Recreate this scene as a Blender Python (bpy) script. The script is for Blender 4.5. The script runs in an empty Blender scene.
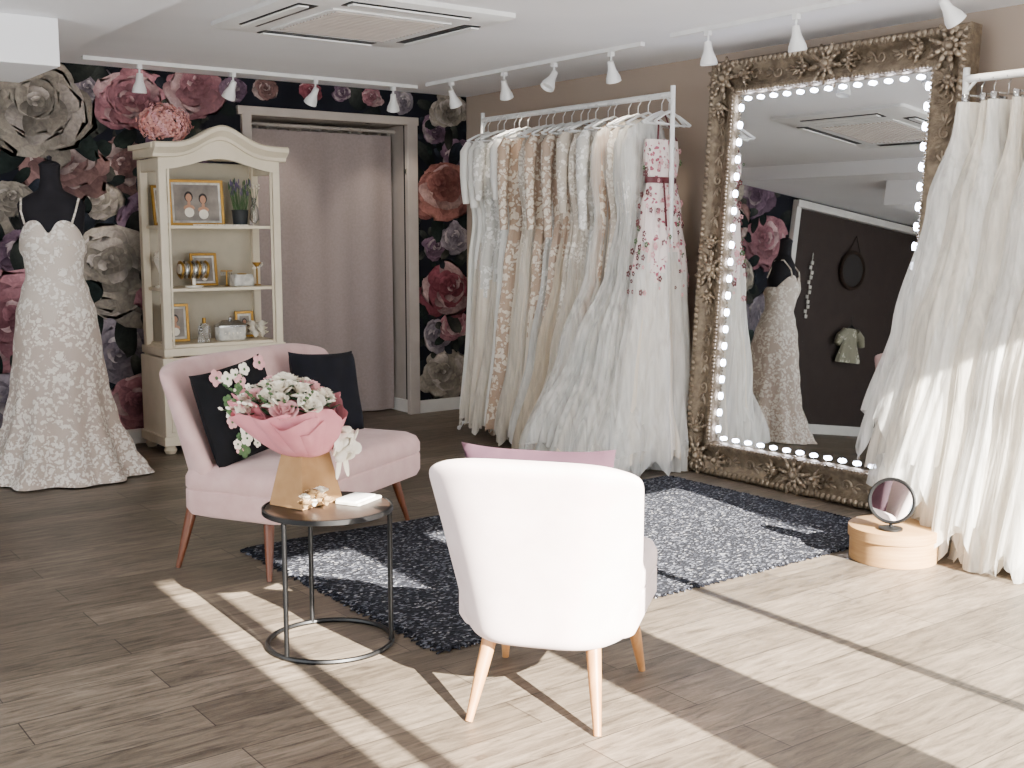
import bpy, math, random
from mathutils import Vector, Matrix, Euler
rnd = random.Random(7)
sin, cos, pi = math.sin, math.cos, math.pi
rad = math.radians
scene = bpy.context.scene

def hexc(h, a=1.0):
    h = h.lstrip('#')
    o = []
    for i in (0, 2, 4):
        v = int(h[i:i+2], 16)/255.0
        o.append(v/12.92 if v <= 0.04045 else ((v+0.055)/1.055)**2.4)
    return (o[0], o[1], o[2], a)

# ------------------------------------------------------------------ materials
def newmat(name):
    m = bpy.data.materials.new(name); m.use_nodes = True
    nt = m.node_tree
    return m, nt, nt.nodes['Principled BSDF']

def mat(name, col, rough=.5, metal=0., col2=None, nscale=8., bump=0., bscale=None, sheen=0., emit=None, estr=0., alpha=1., trans=0., stretch=None, coat=0.):
    m, nt, p = newmat(name)
    N, L = nt.nodes, nt.links
    c = hexc(col)
    p.inputs['Base Color'].default_value = c
    p.inputs['Roughness'].default_value = rough
    p.inputs['Metallic'].default_value = metal
    p.inputs['Sheen Weight'].default_value = sheen
    p.inputs['Alpha'].default_value = alpha
    p.inputs['Transmission Weight'].default_value = trans
    p.inputs['Coat Weight'].default_value = coat
    if rough > .75: p.inputs['Specular IOR Level'].default_value = .25
    if emit:
        p.inputs['Emission Color'].default_value = hexc(emit)
        p.inputs['Emission Strength'].default_value = estr
    tc = N.new('ShaderNodeTexCoord')
    src = tc.outputs['Object']
    if stretch:
        mp = N.new('ShaderNodeMapping'); mp.inputs['Scale'].default_value = stretch
        L.new(src, mp.inputs['Vector']); src = mp.outputs['Vector']
    n = N.new('ShaderNodeTexNoise'); n.inputs['Scale'].default_value = nscale
    n.inputs['Detail'].default_value = 5
    L.new(src, n.inputs['Vector'])
    mx = N.new('ShaderNodeMix'); mx.data_type = 'RGBA'
    c2 = hexc(col2) if col2 else tuple(x*.9 for x in c[:3])+(1,)
    mx.inputs[6].default_value = c; mx.inputs[7].default_value = c2
    rp = N.new('ShaderNodeValToRGB'); rp.color_ramp.elements[0].position = .35; rp.color_ramp.elements[1].position = .65
    L.new(n.outputs['Fac'], rp.inputs['Fac']); L.new(rp.outputs['Color'], mx.inputs[0])
    L.new(mx.outputs[2], p.inputs['Base Color'])
    if bump:
        n2 = N.new('ShaderNodeTexNoise'); n2.inputs['Scale'].default_value = bscale or nscale*4
        n2.inputs['Detail'].default_value = 4
        L.new(src, n2.inputs['Vector'])
        b = N.new('ShaderNodeBump'); b.inputs['Strength'].default_value = bump; b.inputs['Distance'].default_value = .01
        L.new(n2.outputs['Fac'], b.inputs['Height']); L.new(b.outputs['Normal'], p.inputs['Normal'])
    return m

def lace(name, base, thread, scale=26., thr=.5, dens=.5, alpha=1.):
    m, nt, p = newmat(name); N, L = nt.nodes, nt.links
    tc = N.new('ShaderNodeTexCoord')
    n0 = N.new('ShaderNodeTexNoise'); n0.inputs['Scale'].default_value = scale*.5; n0.inputs['Detail'].default_value = 2
    L.new(tc.outputs['Object'], n0.inputs['Vector'])
    add = N.new('ShaderNodeMix'); add.data_type = 'VECTOR'; add.inputs[0].default_value = .06
    L.new(tc.outputs['Object'], add.inputs[4]); L.new(n0.outputs['Color'], add.inputs[5])
    v = N.new('ShaderNodeTexVoronoi'); v.inputs['Scale'].default_value = scale
    L.new(add.outputs[1], v.inputs['Vector'])
    r1 = N.new('ShaderNodeValToRGB'); e = r1.color_ramp.elements
    e[0].position = .0; e[0].color = (.2, .2, .2, 1); e[1].position = thr+.03; e[1].color = (0, 0, 0, 1)
    k = e.new(.12); k.color = (1, 1, 1, 1); k = e.new(thr); k.color = (1, 1, 1, 1)
    L.new(v.outputs['Distance'], r1.inputs['Fac'])
    n1 = N.new('ShaderNodeTexNoise'); n1.inputs['Scale'].default_value = scale*.33; n1.inputs['Detail'].default_value = 3
    L.new(tc.outputs['Object'], n1.inputs['Vector'])
    r2 = N.new('ShaderNodeValToRGB'); e = r2.color_ramp.elements
    e[0].position = dens-.02; e[1].position = dens+.03
    L.new(n1.outputs['Fac'], r2.inputs['Fac'])
    mul = N.new('ShaderNodeMath'); mul.operation = 'MULTIPLY'
    L.new(r1.outputs['Color'], mul.inputs[0]); L.new(r2.outputs['Color'], mul.inputs[1])
    mx = N.new('ShaderNodeMix'); mx.data_type = 'RGBA'
    mx.inputs[6].default_value = hexc(base); mx.inputs[7].default_value = hexc(thread)
    L.new(mul.outputs[0], mx.inputs[0]); L.new(mx.outputs[2], p.inputs['Base Color'])
    b = N.new('ShaderNodeBump'); b.inputs['Strength'].default_value = .6; b.inputs['Distance'].default_value = .008
    L.new(mul.outputs[0], b.inputs['Height']); L.new(b.outputs['Normal'], p.inputs['Normal'])
    p.inputs['Roughness'].default_value = .75; p.inputs['Sheen Weight'].default_value = .1
    p.inputs['Alpha'].default_value = alpha
    return m

def tulle(name, col, op=.8):
    m, nt, p = newmat(name); N, L = nt.nodes, nt.links
    p.inputs['Base Color'].default_value = hexc(col); p.inputs['Roughness'].default_value = .8
    p.inputs['Sheen Weight'].default_value = .2
    tr = N.new('ShaderNodeBsdfTranslucent'); tr.inputs['Color'].default_value = hexc(col)
    tp = N.new('ShaderNodeBsdfTransparent')
    m1 = N.new('ShaderNodeMixShader'); m1.inputs[0].default_value = .45
    L.new(p.outputs[0], m1.inputs[1]); L.new(tr.outputs[0], m1.inputs[2])
    m2 = N.new('ShaderNodeMixShader')
    tc = N.new('ShaderNodeTexCoord'); mp = N.new('ShaderNodeMapping'); mp.inputs['Scale'].default_value = (26, 26, 2.6)
    L.new(tc.outputs['Object'], mp.inputs['Vector'])
    n = N.new('ShaderNodeTexNoise'); n.inputs['Scale'].default_value = 1; n.inputs['Detail'].default_value = 5; n.inputs['Distortion'].default_value = .6
    L.new(mp.outputs[0], n.inputs['Vector'])
    mr = N.new('ShaderNodeMapRange'); mr.inputs[1].default_value = .3; mr.inputs[2].default_value = .7
    mr.inputs[3].default_value = op-.25; mr.inputs[4].default_value = min(1, op+.16)
    b = N.new('ShaderNodeBump'); b.inputs['Strength'].default_value = .45; b.inputs['Distance'].default_value = .02
    L.new(n.outputs['Fac'], b.inputs['Height']); L.new(b.outputs['Normal'], p.inputs['Normal']); L.new(b.outputs['Normal'], tr.inputs['Normal'])
    L.new(n.outputs['Fac'], mr.inputs[0]); L.new(mr.outputs[0], m2.inputs[0])
    L.new(tp.outputs[0], m2.inputs[1]); L.new(m1.outputs[0], m2.inputs[2])
    out = [x for x in N if x.type == 'OUTPUT_MATERIAL'][0]
    L.new(m2.outputs[0], out.inputs['Surface'])
    return m

def vcolmat(name, rough=.7):
    m, nt, p = newmat(name); N, L = nt.nodes, nt.links
    a = N.new('ShaderNodeAttribute'); a.attribute_name = 'Col'
    tc = N.new('ShaderNodeTexCoord')
    n = N.new('ShaderNodeTexNoise'); n.inputs['Scale'].default_value = 22; n.inputs['Detail'].default_value = 6; n.inputs['Distortion'].default_value = 1.5
    L.new(tc.outputs['Object'], n.inputs['Vector'])
    rp = N.new('ShaderNodeValToRGB'); rp.color_ramp.elements[0].position = .3; rp.color_ramp.elements[1].position = .7
    rp.color_ramp.elements[0].color = (.66, .64, .66, 1); rp.color_ramp.elements[1].color = (1.12, 1.1, 1.08, 1)
    L.new(n.outputs['Fac'], rp.inputs['Fac'])
    mx = N.new('ShaderNodeMix'); mx.data_type = 'RGBA'; mx.blend_type = 'MULTIPLY'; mx.inputs[0].default_value = 1
    L.new(a.outputs['Color'], mx.inputs[6]); L.new(rp.outputs['Color'], mx.inputs[7])
    L.new(mx.outputs[2], p.inputs['Base Color']); p.inputs['Roughness'].default_value = rough
    p.inputs['Specular IOR Level'].default_value = .15
    return m

def floormat():
    m, nt, p = newmat('oak_planks'); N, L = nt.nodes, nt.links
    tc = N.new('ShaderNodeTexCoord')
    br = N.new('ShaderNodeTexBrick'); br.inputs['Scale'].default_value = 1.0
    br.inputs['Brick Width'].default_value = 1.22; br.inputs['Row Height'].default_value = .18
    br.inputs['Mortar Size'].default_value = .0018; br.inputs['Bias'].default_value = 0
    br.offset = .37
    br.inputs['Color1'].default_value = hexc('#786d60'); br.inputs['Color2'].default_value = hexc('#595045')
    br.inputs['Mortar'].default_value = hexc('#2c2620')
    L.new(tc.outputs['Object'], br.inputs['Vector'])
    mp = N.new('ShaderNodeMapping'); mp.inputs['Scale'].default_value = (1.6, 12, 1)
    L.new(tc.outputs['Object'], mp.inputs['Vector'])
    n = N.new('ShaderNodeTexNoise'); n.inputs['Scale'].default_value = 3; n.inputs['Detail'].default_value = 9; n.inputs['Roughness'].default_value = .74
    n.inputs['Distortion'].default_value = .8
    L.new(mp.outputs[0], n.inputs['Vector'])
    rp = N.new('ShaderNodeValToRGB'); rp.color_ramp.elements[0].position = .34; rp.color_ramp.elements[1].position = .66
    rp.color_ramp.elements[0].color = (.27, .245, .22, 1); rp.color_ramp.elements[1].color = (1.4, 1.36, 1.3, 1)
    L.new(n.outputs['Fac'], rp.inputs['Fac'])
    mx = N.new('ShaderNodeMix'); mx.data_type = 'RGBA'; mx.blend_type = 'MULTIPLY'; mx.inputs[0].default_value = .9
    L.new(br.outputs['Color'], mx.inputs[6]); L.new(rp.outputs['Color'], mx.inputs[7])
    L.new(mx.outputs[2], p.inputs['Base Color'])
    p.inputs['Roughness'].default_value = .45; p.inputs['Specular IOR Level'].default_value = .4
    b = N.new('ShaderNodeBump'); b.inputs['Strength'].default_value = .25; b.inputs['Distance'].default_value = .004
    L.new(n.outputs['Fac'], b.inputs['Height']); L.new(b.outputs['Normal'], p.inputs['Normal'])
    return m

def rugmat():
    m, nt, p = newmat('woven_rug'); N, L = nt.nodes, nt.links
    tc = N.new('ShaderNodeTexCoord')
    mp = N.new('ShaderNodeMapping'); mp.inputs['Scale'].default_value = (80, 135, 1)
    L.new(tc.outputs['Object'], mp.inputs['Vector'])
    v = N.new('ShaderNodeTexVoronoi'); v.inputs['Scale'].default_value = 1
    L.new(mp.outputs[0], v.inputs['Vector'])
    rp = N.new('ShaderNodeValToRGB'); rp.color_ramp.interpolation = 'CONSTANT'; e = rp.color_ramp.elements
    e[0].color = hexc('#15161c'); e[1].position = .42; e[1].color = hexc('#2c2e36')
    for pos, cc in ((.58, '#60626b'), (.69, '#1b1d24'), (.86, '#8f8e91')):
        k = e.new(pos); k.color = hexc(cc)
    L.new(v.outputs['Color'], rp.inputs['Fac']); L.new(rp.outputs['Color'], p.inputs['Base Color'])
    b = N.new('ShaderNodeBump'); b.inputs['Strength'].default_value = .9; b.inputs['Distance'].default_value = .008
    L.new(v.outputs['Distance'], b.inputs['Height']); L.new(b.outputs['Normal'], p.inputs['Normal'])
    p.inputs['Roughness'].default_value = .95; p.inputs['Specular IOR Level'].default_value = .2
    return m

# ------------------------------------------------------------------ mesh builder
class MB:
    def __init__(s):
        s.v = []; s.f = []; s.m = []; s.c = []; s.M = Matrix.Identity(4); s.col = (1, 1, 1, 1)
    def add(s, vs, fs, mi=0, cols=None):
        o = len(s.v)
        for i, v in enumerate(vs):
            s.v.append(tuple(s.M @ Vector(v)))
            s.c.append(cols[i] if cols else s.col)
        for f in fs:
            s.f.append(tuple(o+i for i in f)); s.m.append(mi)
    def box(s, c, d, mi=0):
        x, y, z = c; a, b, e = d[0]/2, d[1]/2, d[2]/2
        vs = [(x+i*a, y+j*b, z+k*e) for i in (-1, 1) for j in (-1, 1) for k in (-1, 1)]
        s.add(vs, [(0, 1, 3, 2), (4, 6, 7, 5), (0, 4, 5, 1), (2, 3, 7, 6), (0, 2, 6, 4), (1, 5, 7, 3)], mi)
    def grid(s, fn, nu, nv, mi=0, cu=False, cv=False, colfn=None, mifn=None):
        U = nu if cu else nu+1; V = nv if cv else nv+1
        vs = []; cs = [] if colfn else None
        for j in range(V):
            for i in range(U):
                vs.append(fn(i/nu, j/nv))
                if colfn: cs.append(colfn(i/nu, j/nv))
        if mifn:
            o = len(s.v)
            s.add(vs, [], 0, cs)
            for j in range(nv):
                for i in range(nu):
                    s.f.append((o+j*U+i, o+j*U+(i+1) % U, o+((j+1) % V)*U+(i+1) % U, o+((j+1) % V)*U+i)); s.m.append(mifn(i/nu, j/nv))
            return
        fs = [(j*U+i, j*U+(i+1) % U, ((j+1) % V)*U+(i+1) % U, ((j+1) % V)*U+i) for j in range(nv) for i in range(nu)]
        s.add(vs, fs, mi, cs)
    def tube(s, path, r, n=8, mi=0, closed=False, caps=True):
        path = [Vector(p) for p in path]; m = len(path)
        if not hasattr(r, '__len__'): r = [r]*m
        vs = []; prev = None
        for i, p in enumerate(path):
            if closed: t = path[(i+1) % m]-path[i-1]
            else: t = path[min(i+1, m-1)]-path[max(i-1, 0)]
            t = t.normalized() if t.length > 1e-9 else Vector((0, 0, 1))
            if prev is None:
                ref = Vector((0, 0, 1)) if abs(t.z) < .9 else Vector((1, 0, 0))
                a = t.cross(ref).normalized()
            else:
                a = prev-t*prev.dot(t)
                a = a.normalized() if a.length > 1e-6 else t.orthogonal().normalized()
            prev = a; b = t.cross(a)
            for k in range(n):
                th = 2*pi*k/n
                vs.append(p+(a*cos(th)+b*sin(th))*r[i])
        fs = []
        for i in range(m if closed else m-1):
            j = (i+1) % m
            for k in range(n):
                fs.append((i*n+k, i*n+(k+1) % n, j*n+(k+1) % n, j*n+k))
        if caps and not closed:
            fs.append(tuple(range(n-1, -1, -1))); fs.append(tuple((m-1)*n+k for k in range(n)))
        s.add(vs, fs, mi)
    def rod(s, p0, p1, r0, r1=None, n=12, mi=0):
        s.tube([p0, p1], [r0, r0 if r1 is None else r1], n, mi)
    def lathe(s, prof, c=(0, 0, 0), n=24, mi=0, sx=1, sy=1):
        vs = []
        for r, z in prof:
            for k in range(n):
                th = 2*pi*k/n
                vs.append((c[0]+max(r, 1e-4)*cos(th)*sx, c[1]+max(r, 1e-4)*sin(th)*sy, c[2]+z))
        m = len(prof)
        fs = [(i*n+k, i*n+(k+1) % n, (i+1)*n+(k+1) % n, (i+1)*n+k) for i in range(m-1) for k in range(n)]
        fs.append(tuple(range(n-1, -1, -1))); fs.append(tuple((m-1)*n+k for k in range(n)))
        s.add(vs, fs, mi)
    def ell(s, c, r, mi=0, n=10, rot=None):
        if not hasattr(r, '__len__'): r = (r, r, r)
        k = max(4, n//2+1); vs = []
        Rm = rot.to_matrix() if rot else None
        for j in range(k+1):
            ph = -pi/2+pi*j/k
            for i in range(n):
                th = 2*pi*i/n
                p = Vector((r[0]*cos(ph)*cos(th), r[1]*cos(ph)*sin(th), r[2]*sin(ph)))
                if Rm: p = Rm @ p
                vs.append(p+Vector(c))
        fs = [(j*n+i, j*n+(i+1) % n, (j+1)*n+(i+1) % n, (j+1)*n+i) for j in range(k) for i in range(n)]
        s.add(vs, fs, mi)
    def rloft(s, c, hx, hy, rc, prof, mi=0, seg=5):
        loops = []
        for ins, z in prof:
            a, b = hx-ins, hy-ins; r = min(rc, a*.98, b*.98)
            lp = []
            for q, (sx, sy) in enumerate(((1, 1), (-1, 1), (-1, -1), (1, -1))):
                for k in range(seg+1):
                    th = q*pi/2+pi/2*k/seg
                    lp.append((c[0]+sx*(a-r)+r*cos(th), c[1]+sy*(b-r)+r*sin(th), c[2]+z))
            loops.append(lp)
        n = len(loops[0]); vs = [p for l in loops for p in l]; m = len(loops)
        fs = [(i*n+k, i*n+(k+1) % n, (i+1)*n+(k+1) % n, (i+1)*n+k) for i in range(m-1) for k in range(n)]
        fs.append(tuple(range(n-1, -1, -1))); fs.append(tuple((m-1)*n+k for k in range(n)))
        s.add(vs, fs, mi)
    def build(s, name, mats, parent=None, M=None, smooth=True, sub=0, bevel=0, vcol=False, autosm=40):
        me = bpy.data.meshes.new(name)
        me.from_pydata(s.v, [], s.f); 
        if not isinstance(mats, (list, tuple)): mats = [mats]
        for m in mats: me.materials.append(m)
        me.polygons.foreach_set('material_index', s.m)
        me.polygons.foreach_set('use_smooth', [smooth]*len(s.f))
        if vcol:
            at = me.color_attributes.new('Col', 'FLOAT_COLOR', 'POINT')
            at.data.foreach_set('color', [x for c in s.c for x in c])
        me.update()
        if smooth and autosm and not sub:
            try: me.set_sharp_from_angle(angle=rad(autosm))
            except Exception: pass
        ob = bpy.data.objects.new(name, me); scene.collection.objects.link(ob)
        if M is not None: ob.matrix_world = M
        if parent is not None:
            ob.parent = parent
        if bevel:
            b = ob.modifiers.new('Bevel', 'BEVEL'); b.width = bevel; b.segments = 2; b.limit_method = 'ANGLE'
        if sub:
            b = ob.modifiers.new('Sub', 'SUBSURF'); b.levels = sub; b.render_levels = sub
        return ob

def empty(name, M=None):
    o = bpy.data.objects.new(name, None); scene.collection.objects.link(o); o.empty_display_size = .1
    if M is not None: o.matrix_world = M
    return o
def TR(x, y, z=0, rz=0): return Matrix.Translation((x, y, z)) @ Matrix.Rotation(rad(rz), 4, 'Z')
def interp(tab, t):
    if t <= tab[0][0]: return tab[0][1:]
    for a, b in zip(tab, tab[1:]):
        if t <= b[0]:
            k = (t-a[0])/(b[0]-a[0]); k = k*k*(3-2*k)
            return tuple(x+(y-x)*k for x, y in zip(a[1:], b[1:]))
    return tab[-1][1:]

# ------------------------------------------------------------------ palette
M_ceil = mat('ceiling_paint', '#f0f0f2', .9, nscale=2, col2='#ececee')
M_wallR = mat('taupe_paint', '#ae9d8e', .9, nscale=2, col2='#aa998a')
M_wallL = mat('pale_paint', '#d2cac2', .9, nscale=2)
M_wallD = mat('dark_wall', '#3f3633', .9)
M_mural = mat('mural_ground', '#0c0d15', .85, col2='#141520', nscale=3)
M_trimw = mat('white_trim', '#dfdcd6', .5)
M_trimt = mat('taupe_trim', '#aea49b', .6, col2='#a79d94')
M_curt = mat('mauve_curtain', '#9b8d89', .9, col2='#938581', nscale=60)
M_white = mat('white_metal', '#ececea', .35)
M_floor = floormat(); M_rug = rugmat()
M_cab = mat('cream_painted_wood', '#e0d3ba', .55, col2='#d6c9af', nscale=6)
M_cabin = mat('cabinet_inner', '#b3a994', .6)
M_glass = mat('clear_glass', '#ffffff', .03, trans=.95)
M_gold = mat('gilt_frame', '#a87f38', .35, metal=.8, bump=.3, nscale=40)
M_black = mat('black_metal', '#0b0b0c', .45, metal=.3)
M_blkcloth = mat('black_jersey', '#0d0c0f', .9)
M_pinkv = mat('pink_velvet', '#c6a4a0', .85, col2='#bd9995', nscale=12, sheen=.2)
M_palev = mat('pale_pink_velvet', '#dfccca', .85, col2='#d7c3c1', nscale=12, sheen=.2)
M_mauvev = mat('mauve_velvet', '#422c36', .9, col2='#38242e', nscale=12)
M_navyv = mat('navy_velvet', '#06070e', .9, col2='#0a0b15', nscale=14)
M_blackv = mat('black_velvet', '#060609', .9, col2='#0b0b10', nscale=14)
M_leg1 = mat('beech_wood', '#b08050', .45, col2='#9e6e42', nscale=6, stretch=(8, 8, 1))
M_leg2 = mat('walnut_wood', '#66351a', .45, col2='#552b14', nscale=6, stretch=(8, 8, 1))
M_bronze = mat('antique_silver', '#ab9b86', .33, metal=.75, col2='#7a6c5c', nscale=18, bump=.6, bscale=60)
M_bronzeD = mat('antique_silver_dark', '#675a4a', .42, metal=.65, col2='#8a7b67', nscale=24, bump=.6, bscale=70)
M_led = mat('led_emitter', '#ffffff', .5, emit='#dfe6ff', estr=45)
M_kraft = mat('kraft_paper', '#a17d55', .85, col2='#97734c', nscale=20)
M_tissue = mat('pink_tissue', '#d88e96', .75, col2='#cd808a', nscale=10)
M_leaf = mat('green_leaf', '#4c6a3b', .6, col2='#37532f', nscale=20)
M_leafd = mat('dark_leaf', '#26381f', .6)
M_rosep = mat('pink_petal', '#dca8a8', .6, col2='#d0959a', nscale=20)
M_rosew = mat('cream_petal', '#f3ecdd', .6, col2='#eae0cd')
M_burg = mat('burgundy_satin', '#5a0d1a', .4)
M_hyd = mat('hydrangea_petal', '#dca39a', .7, col2='#c08079', nscale=30)
M_box = mat('woodgrain_card', '#a88457', .6, col2='#957148', nscale=5, stretch=(1, 1, 18))
M_lilac = mat('lavender_bloom', '#6c5b80', .8)
M_skin = mat('printed_skin', '#c18f72', .7)
M_dark = mat('dark_print', '#1c1513', .7)
M_wicker = mat('dark_wicker', '#2a1d15', .8, bump=.6, nscale=60)
M_pot = mat('dark_pot', '#202426', .6)
M_paper = mat('printed_paper', '#d6d2c8', .6, col2='#aba89f', nscale=25)
M_print = mat('photo_print', '#8f857a', .5, col2='#6a6058', nscale=9)
M_silver = mat('silver', '#b9b9b9', .25, metal=.9)
M_mirror, _nt, _p = newmat('mirror_glass')
_p.inputs['Base Color'].default_value = (.82, .84, .84, 1); _p.inputs['Metallic'].default_value = 1; _p.inputs['Roughness'].default_value = .01
L_ivory = lace('ivory_lace', '#c9bdad', '#f2ebdf', 44, .5, .47)
L_champ = lace('champagne_lace', '#b99f88', '#ebe0d0', 36, .52, .46)
L_nude = lace('nude_lace', '#b79f8b', '#e9dfd0', 36, .5, .44)
L_gown = lace('bridal_lace', '#c3b1a3', '#f2eade', 42, .5, .46)
L_gownT = lace('bridal_bodice_lace', '#d0c2b4', '#f3ece2', 42, .5, .44)
L_hem = lace('bridal_hem_lace', '#c0ae9f', '#f0e9df', 52, .52, .40)
L_white = lace('white_lace', '#cfccc4', '#f6f4ef', 40, .5, .46)
L_flor = lace('floral_embroidery', '#e2d3cd', '#a04a5c', 34, .34, .50)
T_iv = tulle('ivory_tulle', '#f3ece0', .82); T_wh = tulle('white_tulle', '#f6f5f1', .78)
T_cr = tulle('cream_tulle', '#ebdfcb', .84); T_gr = tulle('silver_tulle', '#e8e9e5', .74)
V_wh = tulle('white_veil', '#f8f7f3', .52); V_iv = tulle('ivory_veil', '#f5efe4', .55)
S_iv = mat('ivory_satin', '#e3d9c8', .45, col2='#d9cdbb', sheen=.1); S_wh = mat('white_crepe', '#edebe4', .6, sheen=.1)

# ------------------------------------------------------------------ room shell
XL, XR, YF, YB, ZC = -1.6, 5.31, -.2, 7.73, 2.48
def slab(name, x0, x1, y0, y1, z0, z1, m, bevel=0):
    b = MB(); b.box(((x0+x1)/2, (y0+y1)/2, (z0+z1)/2), (x1-x0, y1-y0, z1-z0))
    return b.build(name, m, smooth=False, bevel=bevel)
slab('floor', XL-.1, XR+.1, YF-.1, 8.6, -.1, 0, M_floor)
slab('ceiling', XL-.1, XR+.1, YF-.1, 8.6, ZC, ZC+.1, M_ceil)
slab('wall_right', XR, XR+.12, YF-.1, 8.6, 0, ZC, M_wallR)
b = MB(); wx = XL-.06
b.box((wx, (5.0+8.6)/2, ZC/2), (.12, 3.6, ZC)); b.box((wx, 2.45, 2.41), (.12, 5.5, .14)); b.box((wx, 2.45, .2), (.12, 5.5, .4)); b.box((wx, -.15, ZC/2), (.12, .5, ZC))  # unseen wall; large window opening added to let in ambient from the left
for y in (1.7, 3.4): b.box((wx, y, 1.4), (.1, .06, 2.0))
b.build('wall_left', M_wallL, smooth=False)
DX0, DX1, DZ = 3.42, 4.80, 2.24
b = MB()
b.box(((.9+DX0)/2, YB+.06, ZC/2), (DX0-.9, .12, ZC))
b.box(((DX0+DX1)/2, YB+.06, (DZ+ZC)/2), (DX1-DX0, .12, ZC-DZ))
b.box(((DX1+XR)/2, YB+.06, ZC/2), (XR-DX1, .12, ZC))
b.box(((XL+.9)/2, YB+.06, ZC/2), (.9-XL, .12, ZC), 1)
b.build('wall_back', [M_mural, M_wallD], smooth=False)
b = MB()
b.box((DX0-.03, 8.15, 1.12), (.06, .6, 2.24)); b.box((DX1+.03, 8.15, 1.12), (.06, .6, 2.24))
b.box(((DX0+DX1)/2, 8.15, 2.27), (1.5, .6, .06)); b.box(((DX0+DX1)/2, 8.48, 1.12), (1.5, .06, 2.24))
b.build('wall_recess', M_trimt, smooth=False)
b = MB()
b.box((DX0+.02, YB-.01, DZ/2), (.07, .05, DZ)); b.box((DX1-.01, YB-.01, DZ/2), (.09, .05, DZ)); b.box(((DX0+DX1)/2, YB-.01, DZ+.02), (DX1-DX0+.09, .05, .06))
b.build('trim_doorway', M_trimt, smooth=False, bevel=.004)
b = MB()
b.box(((DX1+XR)/2+.02, YB-.01, .05), (XR-DX1-.04, .02, .1)); b.box(((.9+DX0)/2, YB-.01, .05), (DX0-.92, .02, .1)); b.box(((XL+.9)/2, YB-.01, .05), (2.5, .02, .1))
b.box((DX1+.002-.012, 7.9, .05), (.02, .3, .1))
b.build('baseboard_back', M_trimw, smooth=False, bevel=.004)
slab('baseboard_right', XR-.018, XR, YF, YB, 0, .1, M_trimw, .004)
slab('baseboard_left', XL, XL+.018, YF, YB, 0, .1, M_trimw, .004)
slab('ceiling_soffit', XL, 1.87, YF, YB, 2.36, ZC, M_ceil)
slab('ceiling_bulkhead', .5, 1.57, 5.5, 6.2, 2.15, 2.36, M_ceil, .004)
b = MB()
b.box((.9, YB-.03, 1.14), (.07, .06, 2.28)); b.box((-.35, YB-.04, 2.30), (2.57, .08, .07))
b.build('trim_alcove', M_trimw, smooth=False, bevel=.004)
# shop-front
opens = [(1.33, 1.43), (1.5, 2.2), (2.6, 3.08), (3.13, 5.15)]
b = MB(); px = XL
for a, c in opens:
    b.box(((px+a)/2, YF-.05, ZC/2), (a-px, .1, ZC)); px = c
b.box(((px+XR)/2, YF-.05, ZC/2), (XR-px, .1, ZC))
b.box(((1.33+5.15)/2, YF-.05, 2.44), (3.82, .098, .08)); b.box(((1.33+5.15)/2, YF-.05, .06), (3.82, .098, .12))
b.build('wall_front', M_trimw, smooth=False)

# ------------------------------------------------------------------ floral mural (flat printed petals on the wall)
mb = MB(); depth = [0.0]
def mcol(a, b_, k): return tuple(a[i]+(b_[i]-a[i])*k for i in range(3))+(1,)
def petal2d(cx, cz, ang, ln, wd, cb, ct, curl=0, sq=1):
    depth[0] += .000004
    y = YB-.0008-depth[0]
    ph = rnd.random()*6; ca, sa = cos(ang), sin(ang)
    NU, NV = 10, 10
    tint = .8+.36*rnd.random()
    side = rnd.choice((-1, 1))
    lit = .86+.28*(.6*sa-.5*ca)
    def P(u, v):
        s = u*2-1
        pr = math.sqrt(max(0, 1-((v-.64)/.64)**2)) if v < .64 else math.sqrt(max(0, 1-((v-.64)/.36)**2))
        l = ln*v*(1+.05*sin(s*5+ph)*v+.02*sin(s*13+ph)*v)
        w = wd*pr*s+curl*ln*v*v
        x = cx+ca*l-sa*w; z = cz+(sa*l+ca*w)*sq
        return (min(max(x, .95), XR-.005), y, min(max(z, .1), ZC-.002))
    def C(u, v):
        s = (u*2-1)
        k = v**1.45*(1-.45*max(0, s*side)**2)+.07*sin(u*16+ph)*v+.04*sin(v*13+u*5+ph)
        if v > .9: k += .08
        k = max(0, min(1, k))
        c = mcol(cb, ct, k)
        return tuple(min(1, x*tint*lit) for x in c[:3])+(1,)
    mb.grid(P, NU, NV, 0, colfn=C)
def bloom(x, z, r, ct, cb):
    if r > .1:
        for i in range(7):
            a = i*.95+x*3
            leaf2d(x+r*.7*cos(a), z+r*.7*sin(a), a+rnd.uniform(-.6, .6), r*rnd.uniform(.6, 1.0), r*.22)
    ct, cb = hexc(ct), hexc(cb); hi = mcol(ct, hexc('#e8dcd4'), .45)
    a0 = rnd.random()*6; ox, oz = rnd.uniform(-.3, .3)*r, rnd.uniform(-.05, .35)*r; sq = rnd.uniform(.75, .98)
    if r > .18:
        for i in range(4):
            a = -pi/2+rnd.uniform(-1.5, 1.5)-ox*2
            petal2d(x, z, a, r*rnd.uniform(1.05, 1.35), r*rnd.uniform(.4, .6), mcol(cb, ct, .05), mcol(ct, cb, .3), rnd.uniform(-.3, .3), sq)
    for ring, (rr, n) in enumerate(((1., 7), (.88, 7), (.74, 6), (.6, 6), (.46, 5), (.33, 5), (.22, 4), (.13, 3))):
        t = ring/7
        for i in range(n):
            a = a0+ring*.7+2*pi*i/n+rnd.uniform(-.35, .35)
            ln = r*rr*rnd.uniform(.72, 1.15)
            tip = hi if rnd.random() < .25 else mcol(ct, cb, .09*ring if ring < 5 else .5)
            petal2d(x+ox*t, z+oz*t, a, ln, r*rr*rnd.uniform(.42, .75), mcol(cb, ct, .14), tip, rnd.uniform(-.3, .3), sq)
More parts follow.
